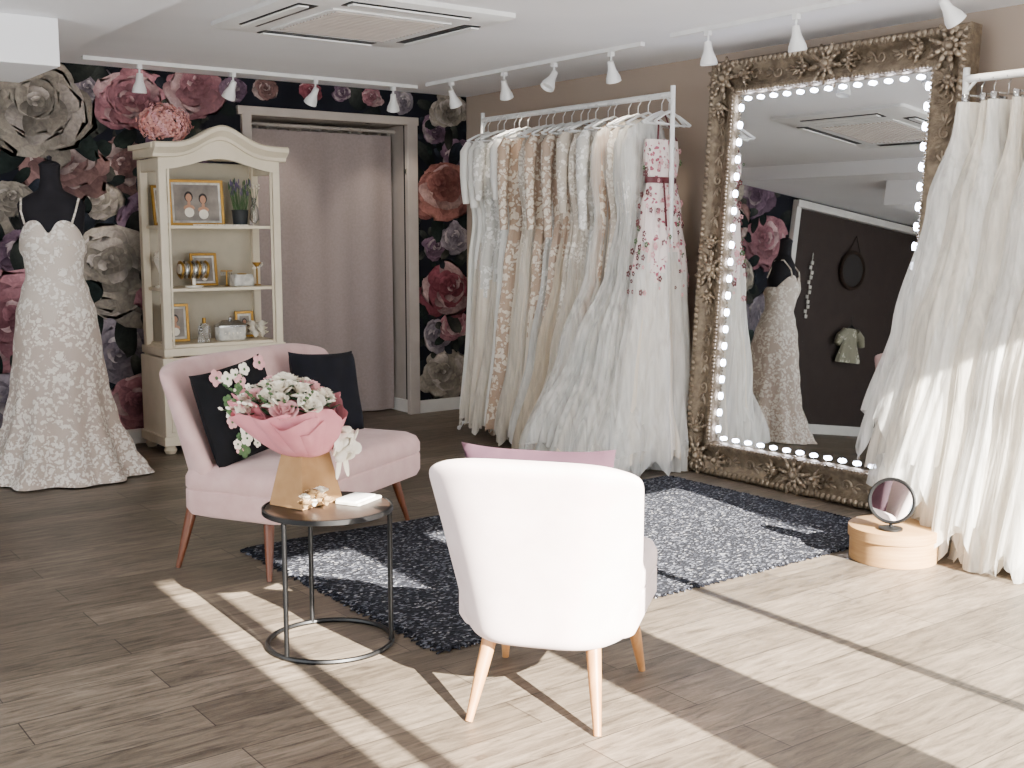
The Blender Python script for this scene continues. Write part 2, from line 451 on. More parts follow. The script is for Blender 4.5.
def leaf2d(x, z, ang, ln, wd):
    g = rnd.choice(('#333f39', '#474c46', '#222c29', '#575850', '#3a3f4a'))
    petal2d(x, z, ang, ln, wd, hexc('#101416'), hexc(g), rnd.uniform(-.3, .3))
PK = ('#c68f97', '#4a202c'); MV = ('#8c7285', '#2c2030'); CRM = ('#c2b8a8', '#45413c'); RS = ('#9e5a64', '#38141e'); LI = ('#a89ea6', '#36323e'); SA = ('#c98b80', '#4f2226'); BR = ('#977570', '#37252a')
for i in range(150):
    x = rnd.uniform(1.0, 5.25); z = rnd.uniform(.15, 2.4)
    if 3.2 < x < 5.0 and z < 2.25: continue
    leaf2d(x, z, rnd.random()*6.3, rnd.uniform(.12, .28), rnd.uniform(.04, .08))
for (x, z, r, c) in [(1.25, 1.9, .34, PK), (1.1, 1.1, .36, LI), (1.4, .5, .34, RS), (1.62, 1.5, .24, CRM), (1.5, 2.3, .24, MV), (1.75, 2.0, .2, BR), (1.9, 1.25, .2, MV), (2.6, 1.85, .22, BR), (2.4, 1.62, .16, CRM),
    (2.5, .62, .34, LI), (2.78, 1.5, .24, MV), (2.5, 1.15, .36, CRM), (1.9, .82, .42, PK), (2.9, 1.9, .2, MV), (2.2, .25, .28, MV), (2.95, 1.0, .25, PK), (3.0, .4, .25, LI), (2.2, 1.86, .25, BR), (1.75, .3, .25, LI), (2.62, .28, .22, PK),
    (1.84, 1.62, .15, CRM), (2.40, 2.32, .16, LI), (2.68, 2.27, .25, PK), (3.08, 2.38, .2, PK), (2.02, 2.23, .33, CRM), (3.36, 2.40, .1, MV), (3.6, 2.42, .09, BR), (3.95, 2.42, .09, RS), (4.2, 2.44, .08, MV), (4.45, 2.42, .09, PK), (4.72, 2.4, .1, LI),
    (5.10, .32, .22, CRM), (5.02, .62, .14, LI), (5.18, .68, .14, PK), (5.12, .98, .24, RS), (5.0, 1.30, .12, MV), (5.2, 1.38, .14, LI), (5.22, 2.0, .16, MV), (5.08, 1.76, .26, SA), (5.0, 2.2, .12, MV), (5.14, 2.36, .18, CRM)]:
    bloom(x, z, r, *c)
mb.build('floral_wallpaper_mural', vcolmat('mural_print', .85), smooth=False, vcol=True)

# ------------------------------------------------------------------ curtain
b = MB()
b.grid(lambda u, v: (DX0+.02+u*(DX1-DX0-.05), 7.98+.011*sin(u*34+.6*sin(v*3))*(.5+.5*(1-v))+.008*sin(u*19+v*2), .015+v*2.15), 220, 14)
b.rod((DX0, 7.98, 2.2), (DX1, 7.98, 2.2), .012, mi=1)
for i in range(16): b.tube([(DX0+.05+i*.085+.0, 7.98+.02*cos(t*2*pi/12), 2.19+.025*sin(t*2*pi/12)) for t in range(12)], .003, 5, 1, closed=True)
b.build('door_curtain', [M_curt, M_trimt])

# ------------------------------------------------------------------ air-con cassette
M = TR(2.98, 5.27, ZC)
e = empty('ceiling_air_conditioner', M)
b = MB(); b.rloft((0, 0, 0), .565, .565, .03, [(0, -.0), (0, -.022), (.03, -.034), (.2, -.038)]); b.build('panel', M_white, e)
b = MB()
for q in range(4):
    b.M = Matrix.Rotation(q*pi/2, 4, 'Z')
    b.box((0, -.455, -.036), (.66, .10, .006), 1)
    b.box((0, -.475, -.046), (.64, .05, .008), 0)
b.M = Matrix.Identity(4)
b.box((0, 0, -.04), (.66, .66, .01), 0)
for i in range(17): b.box((0, -.29+i*.036, -.048), (.6, .010, .008), 2)
b.build('grille', [M_white, M_black, M_trimt], e, smooth=False)

# ------------------------------------------------------------------ track lights
def track(p0, p1, spots, horiz):
    c = ((p0[0]+p1[0])/2, (p0[1]+p1[1])/2)
    e = empty('track_light', TR(c[0], c[1], ZC))
    b = MB(); b.box((0, 0, -.012), (abs(p1[0]-p0[0])+.035, abs(p1[1]-p0[1])+.035, .024)); b.build('rail', M_white, e, smooth=False)
    for i, (t, tilt, az) in enumerate(spots):
        x = (t-c[0]) if horiz else 0; y = 0 if horiz else (t-c[1])
        b = MB()
        b.box((x, y, -.035), (.03, .03, .03)); b.rod((x, y, -.04), (x, y, -.09), .006)
        b.M = Matrix.Translation((x, y, -.095)) @ Matrix.Rotation(az, 4, 'Z') @ Matrix.Rotation(tilt, 4, 'X')
        b.lathe([(0, .02), (.018, .018), (.02, 0), (.024, -.03), (.042, -.075), (.046, -.10), (.040, -.103), (.034, -.085), (0, -.082)], n=20)
        b.M = Matrix.Identity(4)
        b.build('spot_head_%d' % (i+1), M_white, e)
        d = (Matrix.Rotation(az, 4, 'Z') @ Matrix.Rotation(tilt, 4, 'X')) @ Vector((0, 0, -1))
        l = bpy.data.lights.new('fill_lamp', 'SPOT'); l.energy = 14; l.color = (1, .9, .78); l.spot_size = rad(75); l.spot_blend = .6; l.shadow_soft_size = .03  # added warm fill for the room; the track heads themselves look unlit
        o = bpy.data.objects.new('fill_lamp_%d' % (i+1), l); scene.collection.objects.link(o); o.parent = e
        o.matrix_local = Matrix.Translation(Vector((x, y, -.095))+d*.115) @ d.to_track_quat('-Z', 'Y').to_matrix().to_4x4()
track((2.25, 7.36), (4.6, 7.36), [(2.58, .15, 0), (3.2, .5, .4), (3.8, .6, .3), (4.42, .45, -.5)], True)
track((4.61, 4.97), (4.61, 7.18), [(6.89, .5, -1.3), (6.27, .5, -1), (5.75, .6, 1.6), (5.22, .4, -1.2)], False)
track((4.55, 2.2), (4.55, 4.64), [(4.39, .1, -1.5), (3.81, .2, -1.5), (3.01, .7, -2)], False)

# ------------------------------------------------------------------ rug
b = MB(); RX0, RX1, RY0, RY1 = 2.08, 4.68, 3.17, 4.77
b.grid(lambda u, v: (RX0+u*(RX1-RX0), RY0+v*(RY1-RY0)+.01*sin(u*14), .012+.0015*sin(u*90)*sin(v*70)), 120, 80)
b.box(((RX0+RX1)/2, (RY0+RY1)/2, .005), (RX1-RX0, RY1-RY0-.01, .01))
for i in range(130):
    t = RY0+(RY1-RY0)*i/129
    for sx, x in ((-1, RX0), (1, RX1)):
        b.rod((x, t, .008), (x+sx*rnd.uniform(.03, .05), t+rnd.uniform(-.012, .012), .004), .005, .003, 5)
for i in range(220):
    t = RX0+(RX1-RX0)*i/219
    b.rod((t, RY0+.005, .008), (t+rnd.uniform(-.01, .01), RY0-rnd.uniform(.005, .02), .004), .005, .003, 5)
b.build('woven_rug', M_rug)

# ------------------------------------------------------------------ upholstered seats
def seat_unit(name, W, M, fab, wood, H, legs, back=.27, seams=0, taper=.80, seatw=.44, seatback=-.2):
    e = empty(name, M)
    b = MB(); NU, NV = 16, 10; z0 = .215
    def pt(s, h, inner):
        zt = H-.045*abs(s)**5
        z = z0+.02*abs(s)**6*(1-h)+h*(zt-z0)
        w = W/2*(taper+(1-taper)*h**.75)
        edge = min(.05, W*.06)
        x = s*(w-(edge if inner else 0))
        k = abs(s)**(4 if W < .9 else 8)
        y = -back-.12*h**1.1+k*(.10+.13*(1-h))
        if inner:
            y += (.12-.045*h)-k*.03+ (.012*(1-abs(s)) if W > .9 else .02*(1-s*s))
        return (x, y, z)
    vs = []
    for inn in (0, 1):
        for j in range(NV+1):
            for i in range(NU+1): vs.append(pt(i/NU*2-1, j/NV, inn))
    K = (NU+1)*(NV+1); g = lambda n, i, j: n*K+j*(NU+1)+i
    fs = []
    for j in range(NV):
        for i in range(NU):
            fs.append((g(0, i, j), g(0, i+1, j), g(0, i+1, j+1), g(0, i, j+1)))
            fs.append((g(1, i, j), g(1, i, j+1), g(1, i+1, j+1), g(1, i+1, j)))
    for i in range(NU):
        fs.append((g(0, i, NV), g(0, i+1, NV), g(1, i+1, NV), g(1, i, NV)))
        fs.append((g(0, i, 0), g(1, i, 0), g(1, i+1, 0), g(0, i+1, 0)))
    for j in range(NV):
        fs.append((g(0, 0, j), g(0, 0, j+1), g(1, 0, j+1), g(1, 0, j)))
        fs.append((g(0, NU, j), g(1, NU, j), g(1, NU, j+1), g(0, NU, j+1)))
    b.add(vs, fs); b.build('backrest', fab, e, sub=2)
    if seams:
        b = MB()
        for q in range(seams):
            s = -1+2*(q+1)/(seams+1)
            b.tube([Vector(pt(s, h/10, 1))+Vector((0, .003, 0)) for h in range(4, 10)], .004, 6)
        b.build('seams', fab, e)
    b = MB(); yc = (.33+seatback)/2; hy = (.33-seatback)/2
    b.rloft((0, yc, 0), W*seatw, hy, .07, [(.05, .228), (.012, .243), (0, .27), (0, .345), (.006, .352), (0, .36), (0, .40), (.012, .43), (.04, .448), (.10, .456)], seg=6)
    b.build('seat', fab, e)
    for i, (tx, ty, fx, fy) in enumerate(legs):
        b = MB(); b.tube([(tx, ty, .26), (tx+(fx-tx)*.5, ty+(fy-ty)*.5, .13), (fx, fy, 0)], [.024, .019, .011], 14)
        b.build('leg_%d' % (i+1), wood, e)
    return e
def cushion(name, size, M, mats, thick=.075, flowers=False):
    b = MB()
    def kk(a, c): return max(0, (1-a**4)*(1-c**4))**.45
    for sgn in (1, -1):
        def P(u, v):
            a, c = u*2-1, v*2-1
            k = kk(a, c)
            pin = 1-.07*(1-abs(a)**3)*abs(c)**2; pin2 = 1-.07*(1-abs(c)**3)*abs(a)**2
            wr = .004*sin(a*9+c*4)*k
            return (a*size/2*pin2, sgn*(thick*k+wr), c*size/2*pin)
        b.grid(P, 24, 24)
    if flowers:
        for i in range(46):
            a, c = rnd.uniform(-.85, .62), rnd.uniform(-.8, .85)
            if a > .2 and rnd.random() < .4: continue
            r = rnd.uniform(.010, .022); ce = Vector((a*size/2, (thick*kk(a, c)+.006), c*size/2))
            for q in range(5):
                th = q*1.257+i
                b.ell(ce+Vector((cos(th)*r, 0, sin(th)*r)), (r*.8, .004, r*.8), 3 if i % 4 == 0 else (1 if i % 3 else 2), 8)
            b.ell(ce, (r*.4, .007, r*.4), 3, 8)
    return b.build(name, mats, M=M)

chM = TR(2.150, 2.667, 0, -52.3)
seat_unit('upholstered_armchair', .65, chM, M_palev, M_leg1, .79,
    [(-.15, -.15, -.19, -.27), (.15, -.15, .19, -.27), (-.2, .17, -.23, .26), (.2, .17, .23, .26)], back=.25, taper=.84, seatw=.42, seatback=-.16)
cushion('mauve_cushion', .46, chM @ Matrix.Translation((-.02, -.085, .575)) @ Matrix.Rotation(rad(14), 4, 'X'), M_mauvev, .06)
sfM = TR(2.33, 4.745, 0, 209)
seat_unit('loveseat_sofa', 1.26, sfM, M_pinkv, M_leg2, .88,
    [(-.5, .19, -.565, .24), (.5, .19, .575, .24), (-.5, -.2, -.54, -.25), (.5, -.2, .56, -.24)], back=.24, seams=1, taper=.92, seatw=.465)
cushion('floral_cushion', .42, sfM @ Matrix.Translation((.365, -.045, .655)) @ Matrix.Rotation(rad(-8), 4, 'Z') @ Matrix.Rotation(rad(14), 4, 'X') @ Matrix.Rotation(rad(8), 4, 'Y'), [M_blackv, M_rosew, M_rosep, M_leaf], .065, True)
cushion('navy_cushion', .42, sfM @ Matrix.Translation((-.34, -.07, .64)) @ Matrix.Rotation(rad(-12), 4, 'Z') @ Matrix.Rotation(rad(14), 4, 'X') @ Matrix.Rotation(rad(-4), 4, 'Y'), M_navyv, .065)

# ------------------------------------------------------------------ side table + things
TX, TY, TH = 1.81, 3.48, .485
e = empty('round_side_table', TR(TX, TY))
b = MB(); b.lathe([(0, TH-.02), (.215, TH-.02), (.222, TH-.016), (.222, TH), (.214, TH+.001), (.212, TH-.004)], n=56); b.build('tray_rim', M_black, e)
b = MB(); b.lathe([(0, TH-.006), (.211, TH-.006), (.211, TH-.001), (0, TH-.001)], n=56)
b.build('top', mat('table_wood', '#33241b', .45, col2='#261a14', nscale=5, stretch=(3, 22, 1)), e)
b = MB(); b.tube([(.213*cos(i*2*pi/56), .213*sin(i*2*pi/56), .009) for i in range(56)], .009, 8, closed=True); b.build('base_ring', M_black, e)
for i, a in enumerate((-160, -40, 80)):
    b = MB(); x, y = .212*cos(rad(a)), .212*sin(rad(a)); b.rod((x, y, .008), (x, y, TH-.01), .0085); b.build('leg_%d' % (i+1), M_black, e)

def rose(b, c, r, mi, axis=Vector((0, 0, 1))):
    q = Vector((0, 0, 1)).rotation_difference(axis).to_matrix().to_4x4()
    old = b.M; b.M = old @ Matrix.Translation(c) @ q
    for ring, (rr, hh, n) in enumerate(((1, .55, 6), (.78, .75, 5), (.52, .9, 4), (.28, 1.0, 3))):
        for i in range(n):
            a = ring*.6+2*pi*i/n
            def P(u, v):
                s = (u*2-1)*(pi/n*1.25)*(.5+.5*sin(v*pi*.6+.3))
                rd = r*rr*(.35+.75*v*v*(1.15-.15*ring)) if v > 0 else r*rr*.3
                return (rd*cos(a+s), rd*sin(a+s), r*(-.35+(hh+.35)*v-.15*abs(u*2-1)**2*v))
            b.grid(P, 4, 4, mi)
    b.ell((0, 0, 0), (r*.4, r*.4, r*.6), mi, 8)
    b.M = old

e = empty('flower_bouquet', TR(1.775, 3.57, TH+.001, 20))
b = MB(); b.rloft((0, 0, 0), .10, .078, .006, [(0, 0), (.0, .01), (.035, .205)], seg=2)
b.box((0, -.066, .03), (.05, .003, .05)); b.build('kraft_box', M_kraft, e, smooth=False)
b = MB()
lean = Vector((-.05, .04, 0))
for ly in range(3):
    def P(u, v):
        th = u*2*pi
        big = .016*sin(th*3+ly*2.1)+.008*sin(th*5+ly)
        ruf = v*(.006*sin(th*13+ly*2+v*3)+.004*sin(th*23+ly-v*4))
        front = max(0, -sin(th))
        r_ = .055+(.105+.012*ly)*v**.6+(big+ruf)*v
        ztop = .165+.018*ly-.045*front+.020*sin(th*4+ly*1.3)+.012*sin(th*7+ly*3)
        return (lean.x*v+r_*cos(th)*1.08, lean.y*v+r_*sin(th), .165+ztop*v+ruf*.5)
    b.grid(P, 150, 12, 0, cu=True)
b.build('tissue_wrap', M_tissue, e, autosm=0)
b = MB()
for i in range(56):
    a = i*2.4; rr = .145*math.sqrt((i+.5)/56)
    z = .325+.085*(1-(rr/.15)**2)
    c = Vector((lean.x+rr*cos(a)*1.1, lean.y+rr*sin(a), z)); ax = Vector((cos(a)*rr*5, sin(a)*rr*5, 1)).normalized()
    k = i % 6
    if k == 0: rose(b, c, .040, 0 if i % 12 else 1, ax)
    elif k in (1, 3): rose(b, c+ax*.008, rnd.uniform(.026, .038), 1, ax)
    elif k == 4:
        for q in range(5): b.ell(c+Vector((cos(q*1.257)*.014, sin(q*1.257)*.014, .016)), (.012, .012, .005), 1, 7)
        b.ell(c+Vector((0, 0, .02)), .005, 2, 6)
    for q in range(3):
        th = a+q*2.1
        p1 = c+Vector((cos(th)*.035, sin(th)*.035, rnd.uniform(-.02, .035)))
        b.ell((c+p1)/2, (.026, .009, .003), 2 if q else 3, 8, Euler((0, -.4, th)))
for i in range(14):
    th = 2.3+i*.16; l = rnd.uniform(.06, .14)
    p0 = lean+Vector((cos(th)*.10, sin(th)*.10, .34)); p1 = p0+Vector((cos(th)*l, sin(th)*l, rnd.uniform(.0, .09)))
    b.rod(p0, p1, .0015, .001, 5, 2)
    for t in (.4, .6, .8, 1): b.ell(p0.lerp(p1, t)+Vector((0, 0, .006)), (.010, .006, .004), 1 if i % 3 == 0 else 2, 6, Euler((.3*i, .4, th+t*3)))
b.build('flowers', [M_rosep, M_rosew, M_leaf, M_leafd], e)
b = MB()
for i in range(30):
    a = i*2.4; r_ = .055*math.sqrt(i/30)
    b.ell((.09+r_*cos(a), -.085-.012*(i % 3), .20+r_*sin(a)), (.022, .006, .024), 0, 8, Euler((a, .5*sin(a*3), a*2)))
for sx in (-1, 1):
    b.ell((.09+sx*.018, -.088, .125), (.013, .005, .05), 0, 10, Euler((0, -sx*.25, 0)))
b.build('bow', M_rosew, e)
b = MB(); b.M = TR(1.735, 3.42, TH+.028)
for i in range(7): rose(b, Vector(((i-3)*.013, .014*(i % 2), .016*(i % 3))), .022, i % 2)
b.build('dried_flower_posy', [mat('dried_petal', '#b89a72', .8, col2='#8a6d48', nscale=40), M_rosew])
b = MB(); b.M = TR(1.93, 3.48, TH, 28); b.rloft((0, 0, 0), .075, .05, .008, [(.001, 0), (0, .001), (0, .008), (.001, .009)])
b.rloft((-.01, .005, .009), .062, .042, .003, [(0, 0), (0, .007)], 1); b.build('stacked_notebooks', [M_paper, M_white], smooth=False)

# ------------------------------------------------------------------ display cabinet
cM = TR(3.03, 7.40, 0)
e = empty('display_cabinet', cM)
W2, D2 = .41, .20
def arch(x): return .12*math.exp(-(x/.2)**2*1.3)+.0
b = MB()
for sx in (-1, 1):
    for y in (-D2+.03, D2-.03):
        b.box((sx*(W2-.025), y, 1.25), (.05, .05, 1.26))
    b.box((sx*(W2-.02), 0, .66), (.03, .36, .05)); b.box((sx*(W2-.02), 0, 1.84), (.03, .36, .08))
    b.tube([(sx*(W2-.062), -D2+.012, .66), (sx*(W2-.062), -D2+.012, 1.84)], .008, 8)
b.box((0, D2-.01, 1.25), (.8, .012, 1.26), 1)
b.box((0, 0, .655), (.84, .42, .05))
b.build('carcass', [M_cab, M_cabin], e, smooth=False, bevel=.004)
b = MB()
b.box((0, 0, .35), (.86, .42, .54)); b.box((0, -.005, .085), (.89, .44, .06))
for sx in (-1, 1):
    b.box((sx*.205, -.215, .34), (.37, .015, .40)); b.box((sx*.205, -.225, .34), (.27, .01, .30))
b.box((0, -.222, .575), (.78, .012, .05))
b.build('cupboard', M_cab, e, smooth=False, bevel=.006)
b = MB()
for sx in (-1, 1):
    b.lathe([(0, 0), (.03, 0), (.042, .025), (.03, .05), (.035, .06), (0, .06)], (sx*.39, -.17, 0), 16)
    b.lathe([(0, 0), (.03, 0), (.042, .025), (.03, .05), (.035, .06), (0, .06)], (sx*.39, .17, 0), 16)
    b.ell((sx*.05, -.235, .38), .014, 0, 10)
b.build('feet_and_knobs', M_cab, e)
b = MB()
def board(u, v):
    x = (u*2-1)*.40; zt = 1.90+arch(x); zb = 1.80+.085*math.exp(-(x/.25)**2)-.0
    return (x, -D2, zb+(zt-zb)*v)
b.grid(board, 40, 2); b.grid(lambda u, v: (lambda p: (p[0], -D2+.03, p[2]))(board(u, v)), 40, 2)
b.grid(lambda u, v: (board(u, 0)[0], -D2+.03*v, board(u, 0)[2]), 40, 1)
prof = [(-.0, 1.88), (-.015, 1.885), (-.02, 1.905), (-.045, 1.925), (-.062, 1.94), (-.064, 1.965), (-.05, 1.975), (.06, 1.97), (.06, 1.88)]
def corn(u, v):
    k = int(round(v*len(prof))) % len(prof)
    x = (u*2-1)*.45
    y, z = prof[k]
    return (x, -D2+y, z+arch(x))
b.grid(corn, 48, len(prof), 0, cv=True)
for sx in (-1, 1):
    b.add([(sx*.45, -D2+y, z) for y, z in prof], [tuple(range(len(prof)))])
    b.box((sx*.415, .0, 1.915), (.035, .40, .06)); b.box((sx*.432, .0, 1.955), (.055, .42, .03))
b.box((0, 0, 1.91), (.82, .39, .03))
b.build('arched_cornice', M_cab, e, autosm=30)
b = MB()
for z in (.70, 1.06, 1.46): b.box((0, .0, z-.01), (.76, .36, .02))
b.build('shelves', M_cab, e, smooth=False, bevel=.003)

def photo_frame(name, M, w, h, kind=0):
    e = empty(name, M); b = MB(); t = .018
    for sx in (-1, 1): b.box((sx*(w/2-t/2), 0, h/2), (t, .015, h))
    for z in (t/2, h-t/2): b.box((0, -.0005, z), (w, .0155, t))
    b.build('moulding', M_gold, e, smooth=False, bevel=.003)
    b = MB(); b.box((0, .003, h/2), (w-t, .004, h-t)); b.box((0, .0005, h/2), (w-t*3.6, .002, h-t*3.6), 1); b.build('print', [M_paper, M_print], e, smooth=False)
    b = MB(); y = -.002
    ppl = [(-w*.14, h*.5), (w*.12, h*.46)] if kind == 0 else [(0, h*.48)]
    for x, z in ppl:
        k = h*.11
        b.ell((x, y+.0003, z+k*1.2), (k*.85, .0004, k*1.05), 2, 14)
        b.ell((x, y, z+k*1.0), (k*.6, .0006, k*.8), 0, 14); b.ell((x, y+.0002, z-.2*k), (k*.3, .0005, k*.8), 0, 10)
        b.ell((x, y, z-k*1.0), (k*1.1, .0005, k*.6), 0, 12); b.ell((x, y-.0003, z-k*1.9), (k*.95, .0005, k*1.0), 1, 12)
    b.build('portrait', [M_skin, M_rosew, M_dark], e)
    b = MB(); b.box((0, .045, h*.36), (.03, .004, h*.78)); o = b.build('stand', M_dark, e, smooth=False)
def C(x, y, z, rz=0): return cM @ TR(x, y, z, rz)
tl = Matrix.Rotation(rad(-6), 4, 'X')
photo_frame('framed_bridal_photo', C(-.08, .02, 1.461, -6) @ tl, .36, .30)
photo_frame('framed_bridal_photo', C(-.29, .08, 1.461, 18) @ tl, .14, .26, 1)
photo_frame('framed_bridal_photo', C(-.02, .08, 1.061, 4) @ tl, .19, .22, 1)
photo_frame('framed_bridal_photo', C(-.25, .03, .701, -5) @ tl, .18, .25, 1)
photo_frame('framed_bridal_photo', C(.26, .09, .701, -8) @ tl, .13, .18, 1)
b = MB(); b.M = C(.2, -.02, 1.461)
b.lathe([(0, 0), (.045, 0), (.055, .10), (.058, .105), (.05, .105), (.047, .08), (0, .08)], n=20)
for i in range(70):
    a = rnd.random()*6.3; r = rnd.uniform(0, .04); t = Vector((cos(a)*(r+.035), sin(a)*(r+.03), rnd.uniform(.2, .30)))
    b.rod((cos(a)*r, sin(a)*r, .08), t, .0018, .001, 5, 1); b.ell(t, (.004, .004, .018), 2 if i % 2 else 1, 6)
b.build('potted_lavender', [M_pot, M_leaf, M_lilac])
b = MB(); b.M = C(.32, .02, 1.461)
b.lathe([(0, 0), (.03, 0), (.034, .05), (.028, .12), (.014, .15), (.014, .19), (.010, .19), (.010, .15), (.024, .12), (.028, .05), (0, .01)], n=20)
for i in range(9):
    a = i*.7; b.rod((0, 0, .1), (cos(a)*.035, sin(a)*.03, .25+.01*(i % 3)), .0012, .001, 5, 1); b.ell((cos(a)*.035, sin(a)*.03, .255+.01*(i % 3)), .009, 2, 6)
b.build('bud_vase', [M_glass, M_leaf, M_rosew])
b = MB(); b.M = C(-.16, -.08, 1.061)
b.rod((-.10, 0, .12), (.10, 0, .12), .032, mi=1); b.rod((0, 0, 0), (0, 0, .12), .012, mi=1); b.lathe([(0, 0), (.06, 0), (.06, .012), (0, .014)], n=20, mi=1)
for i in range(7):
    x = -.084+i*.028
    b.tube([(x+.003*sin(k), .044*cos(k*2*pi/18), .115+.052*sin(k*2*pi/18)) for k in range(18)], .009, 6, closed=True, mi=0 if i % 2 else 2)
b.build('bracelet_display', [M_silver, M_rosew, M_gold])
b = MB(); b.M = C(-.33, .06, 1.061)
b.lathe([(0, 0), (.035, 0), (.035, .008), (.006, .015), (.006, .09), (.04, .18), (.036, .185), (0, .12)], n=20)
for i in range(10): b.ell((.026*cos(i), .026*sin(i), .19+.012*(i % 3)), .015, 0, 8)
b.build('trinket_stand', M_rosew)
b = MB(); b.M = C(.09, -.06, .701)
b.rloft((0, 0, 0), .095, .045, .012, [(.01, 0), (0, .012), (0, .085), (.004, .09)]); b.rloft((0, 0, .09), .1, .05, .012, [(0, 0), (0, .012), (.03, .035), (.042, .045)], 1)
for i in range(20): b.ell((.09*cos(i*.314), -.002+.046*sin(i*.314), .05), .008, 2, 6)
b.ell((0, 0, .145), .014, 1, 8)
b.build('jewellery_casket', [M_paper, M_silver, M_rosew])
b = MB(); b.M = C(-.08, -.03, .701)
b.rloft((0, 0, 0), .035, .022, .006, [(0, 0), (0, .10), (.012, .11), (.012, .12)]); b.lathe([(.0, .12), (.012, .12), (.012, .155), (0, .155)], n=14, mi=1)
b.build('perfume_bottle', [M_glass, M_gold])
b = MB(); b.M = C(-.13, -.1, .701)
b.lathe([(0, 0), (.022, 0), (.026, .03), (.012, .055), (.012, .07), (0, .07)], n=16); b.ell((0, 0, .085), .016, 1, 8)
b.build('scent_flask', [M_glass, M_silver])
b = MB(); b.M = C(.285, -.06, .701)
for i in range(8): rose(b, Vector((.035*cos(i*1.3), .028*sin(i*1.3), .03+.03*(i % 3))), .034, 0)
b.build('cream_flower_ornament', M_rosew)
b = MB(); b.M = C(.2, -.02, 1.061); b.rloft((0, 0, 0), .07, .05, .01, [(0, 0), (0, .05), (.004, .055), (.004, .075)], 0)
b.tube([(.03*cos(t*.4), .03*sin(t*.4), .079) for t in range(16)], .004, 6, 1, closed=True); b.build('jewellery_box', [M_paper, M_gold])
b = MB(); b.M = C(.31, -.02, 1.061)
b.lathe([(0, 0), (.025, 0), (.025, .006), (.006, .012), (.006, .12), (.03, .15), (.03, .155), (0, .14)], n=16)
for i in range(14): b.ell((.034*cos(i*.45), .02*sin(i*.45)-.01, .15-.035*abs(sin(i*.22))), .006, 1, 6)
b.build('necklace_stand', [M_gold, M_rosew])
b = MB(); b.M = C(.1, .0, 1.061)
b.lathe([(0, 0), (.02, 0), (.005, .01), (.005, .1), (0, .1)], n=12); b.rod((-.04, 0, .1), (.04, 0, .1), .004)
for i in range(5):
    b.ell((-.036+i*.018, 0, .08), (.004, .004, .012), 1, 6)
b.build('earring_stand', [M_gold, M_silver])
b = MB(); b.M = C(0, -.165, 1.464)
for i in range(40): b.ell((-.18+i*.0095, .004*sin(i), .0), .005, 0, 6)
b.build('pearl_strand', M_rosew)
b = MB(); b.M = C(-.33, -.12, 1.975)
b.lathe([(0, 0), (.05, 0), (.06, .03), (.05, .035), (0, .035)], n=20, mi=1)
for i in range(190):
    z = 1-2*(i+.5)/190; a = i*2.4; q = math.sqrt(1-z*z)
    d = Vector((q*cos(a), q*sin(a), z))
    lp = 1+.12*sin(a*3)*sin(z*9)
    c = Vector((d.x*.155*lp, d.y*.1*lp, .12+d.z*.11*lp))
    if c.z < .02: continue
    rot = d.to_track_quat('Z', 'Y').to_euler()
    for k in range(4):
        o = (rot.to_matrix() @ Vector((cos(k*pi/2+i)*.012, sin(k*pi/2+i)*.012, rnd.uniform(-.010, .014))))
        b.ell(c+o, (.0105, .0105, .0025), 2 if i % 3 == 0 else 0, 6, Euler((rot.x+rnd.uniform(-.5, .5), rot.y+rnd.uniform(-.5, .5), rot.z)))
b.build('pink_hydrangea', [M_hyd, M_pot, M_rosep])

# ------------------------------------------------------------------ mannequin with gown
mM = TR(1.89, 6.93, 0, -25)
e = empty('bridal_mannequin', mM)
gp = [(0, .46, .42), (.06, .425, .385), (.15, .37, .34), (.35, .30, .28), (.54, .262, .25), (.75, .24, .22), (.95, .22, .19), (1.08, .185, .155), (1.17, .156, .125), (1.27, .162, .138), (1.36, .182, .155), (1.42, .18, .148), (1.47, .168, .128)]
b = MB()
def gown1(u, v):
    th = u*2*pi; z = .01+v*1.45
    a, c = interp(gp, z)
    f = max(0, (1-z/.95))**1.3
    k = 1+f*(.07*sin(th*11+z*2)+.05*sin(th*7+1))
    y = -c*k*sin(th); x = a*k*cos(th)
    fr = max(0, sin(th))
    if v > .86:
        w = (v-.86)/.14
        z += w*(.035*fr*abs(sin(2*th)) - .05*math.exp(-((th-pi/2)/.2)**2) - .10*(1-fr)**1.5)
        y -= .018*math.sin(pi*w)*abs(sin(2*th))*fr
    return (x, y, max(.006, z))
b.grid(gown1, 150, 60, 0, cu=True, mifn=lambda u, v: 1 if v > .58+.09*abs(sin(u*2*pi*4)) else 0)
b.build('gown', [L_gown, L_gownT], e, autosm=0)
b = MB()
def hem(u, v):
    th = u*2*pi; z = .012+.30*v*(.7+.2*abs(sin(th*9))+.1*abs(sin(th*4))); a, c = interp(gp, z)
    f = max(0, (1-z/.95))**1.3
    k = 1.015+f*(.07*sin(th*11+z*2)+.05*sin(th*7+1))+.012*abs(sin(th*31))*(1-v)
    return (a*k*cos(th), -c*k*sin(th), z)
b.grid(hem, 220, 8, 0, cu=True)
b.build('lace_hem', L_hem, e, autosm=0)
b = MB()
b.grid(lambda u, v: (lambda th, pr: (pr[0]*cos(th), .01-pr[1]*sin(th), 1.32+v*.47))(u*2*pi, interp([(0, .15, .11), (.25, .17, .125), (.42, .178, .11), (.54, .185, .095), (.61, .16, .085), (.66, .11, .07), (.72, .065, .06), (.85, .054, .055), (1, .055, .056)], v)), 40, 30, 0, cu=True)
b.lathe([(.0, 0), (.057, 0), (.06, .012), (.035, .03), (.012, .035), (.016, .055), (0, .065)], (0, .01, 1.785), 24)
b.build('torso', mat('charcoal_jersey', '#232125', .85, col2='#1c1a1e'), e)
b = MB()
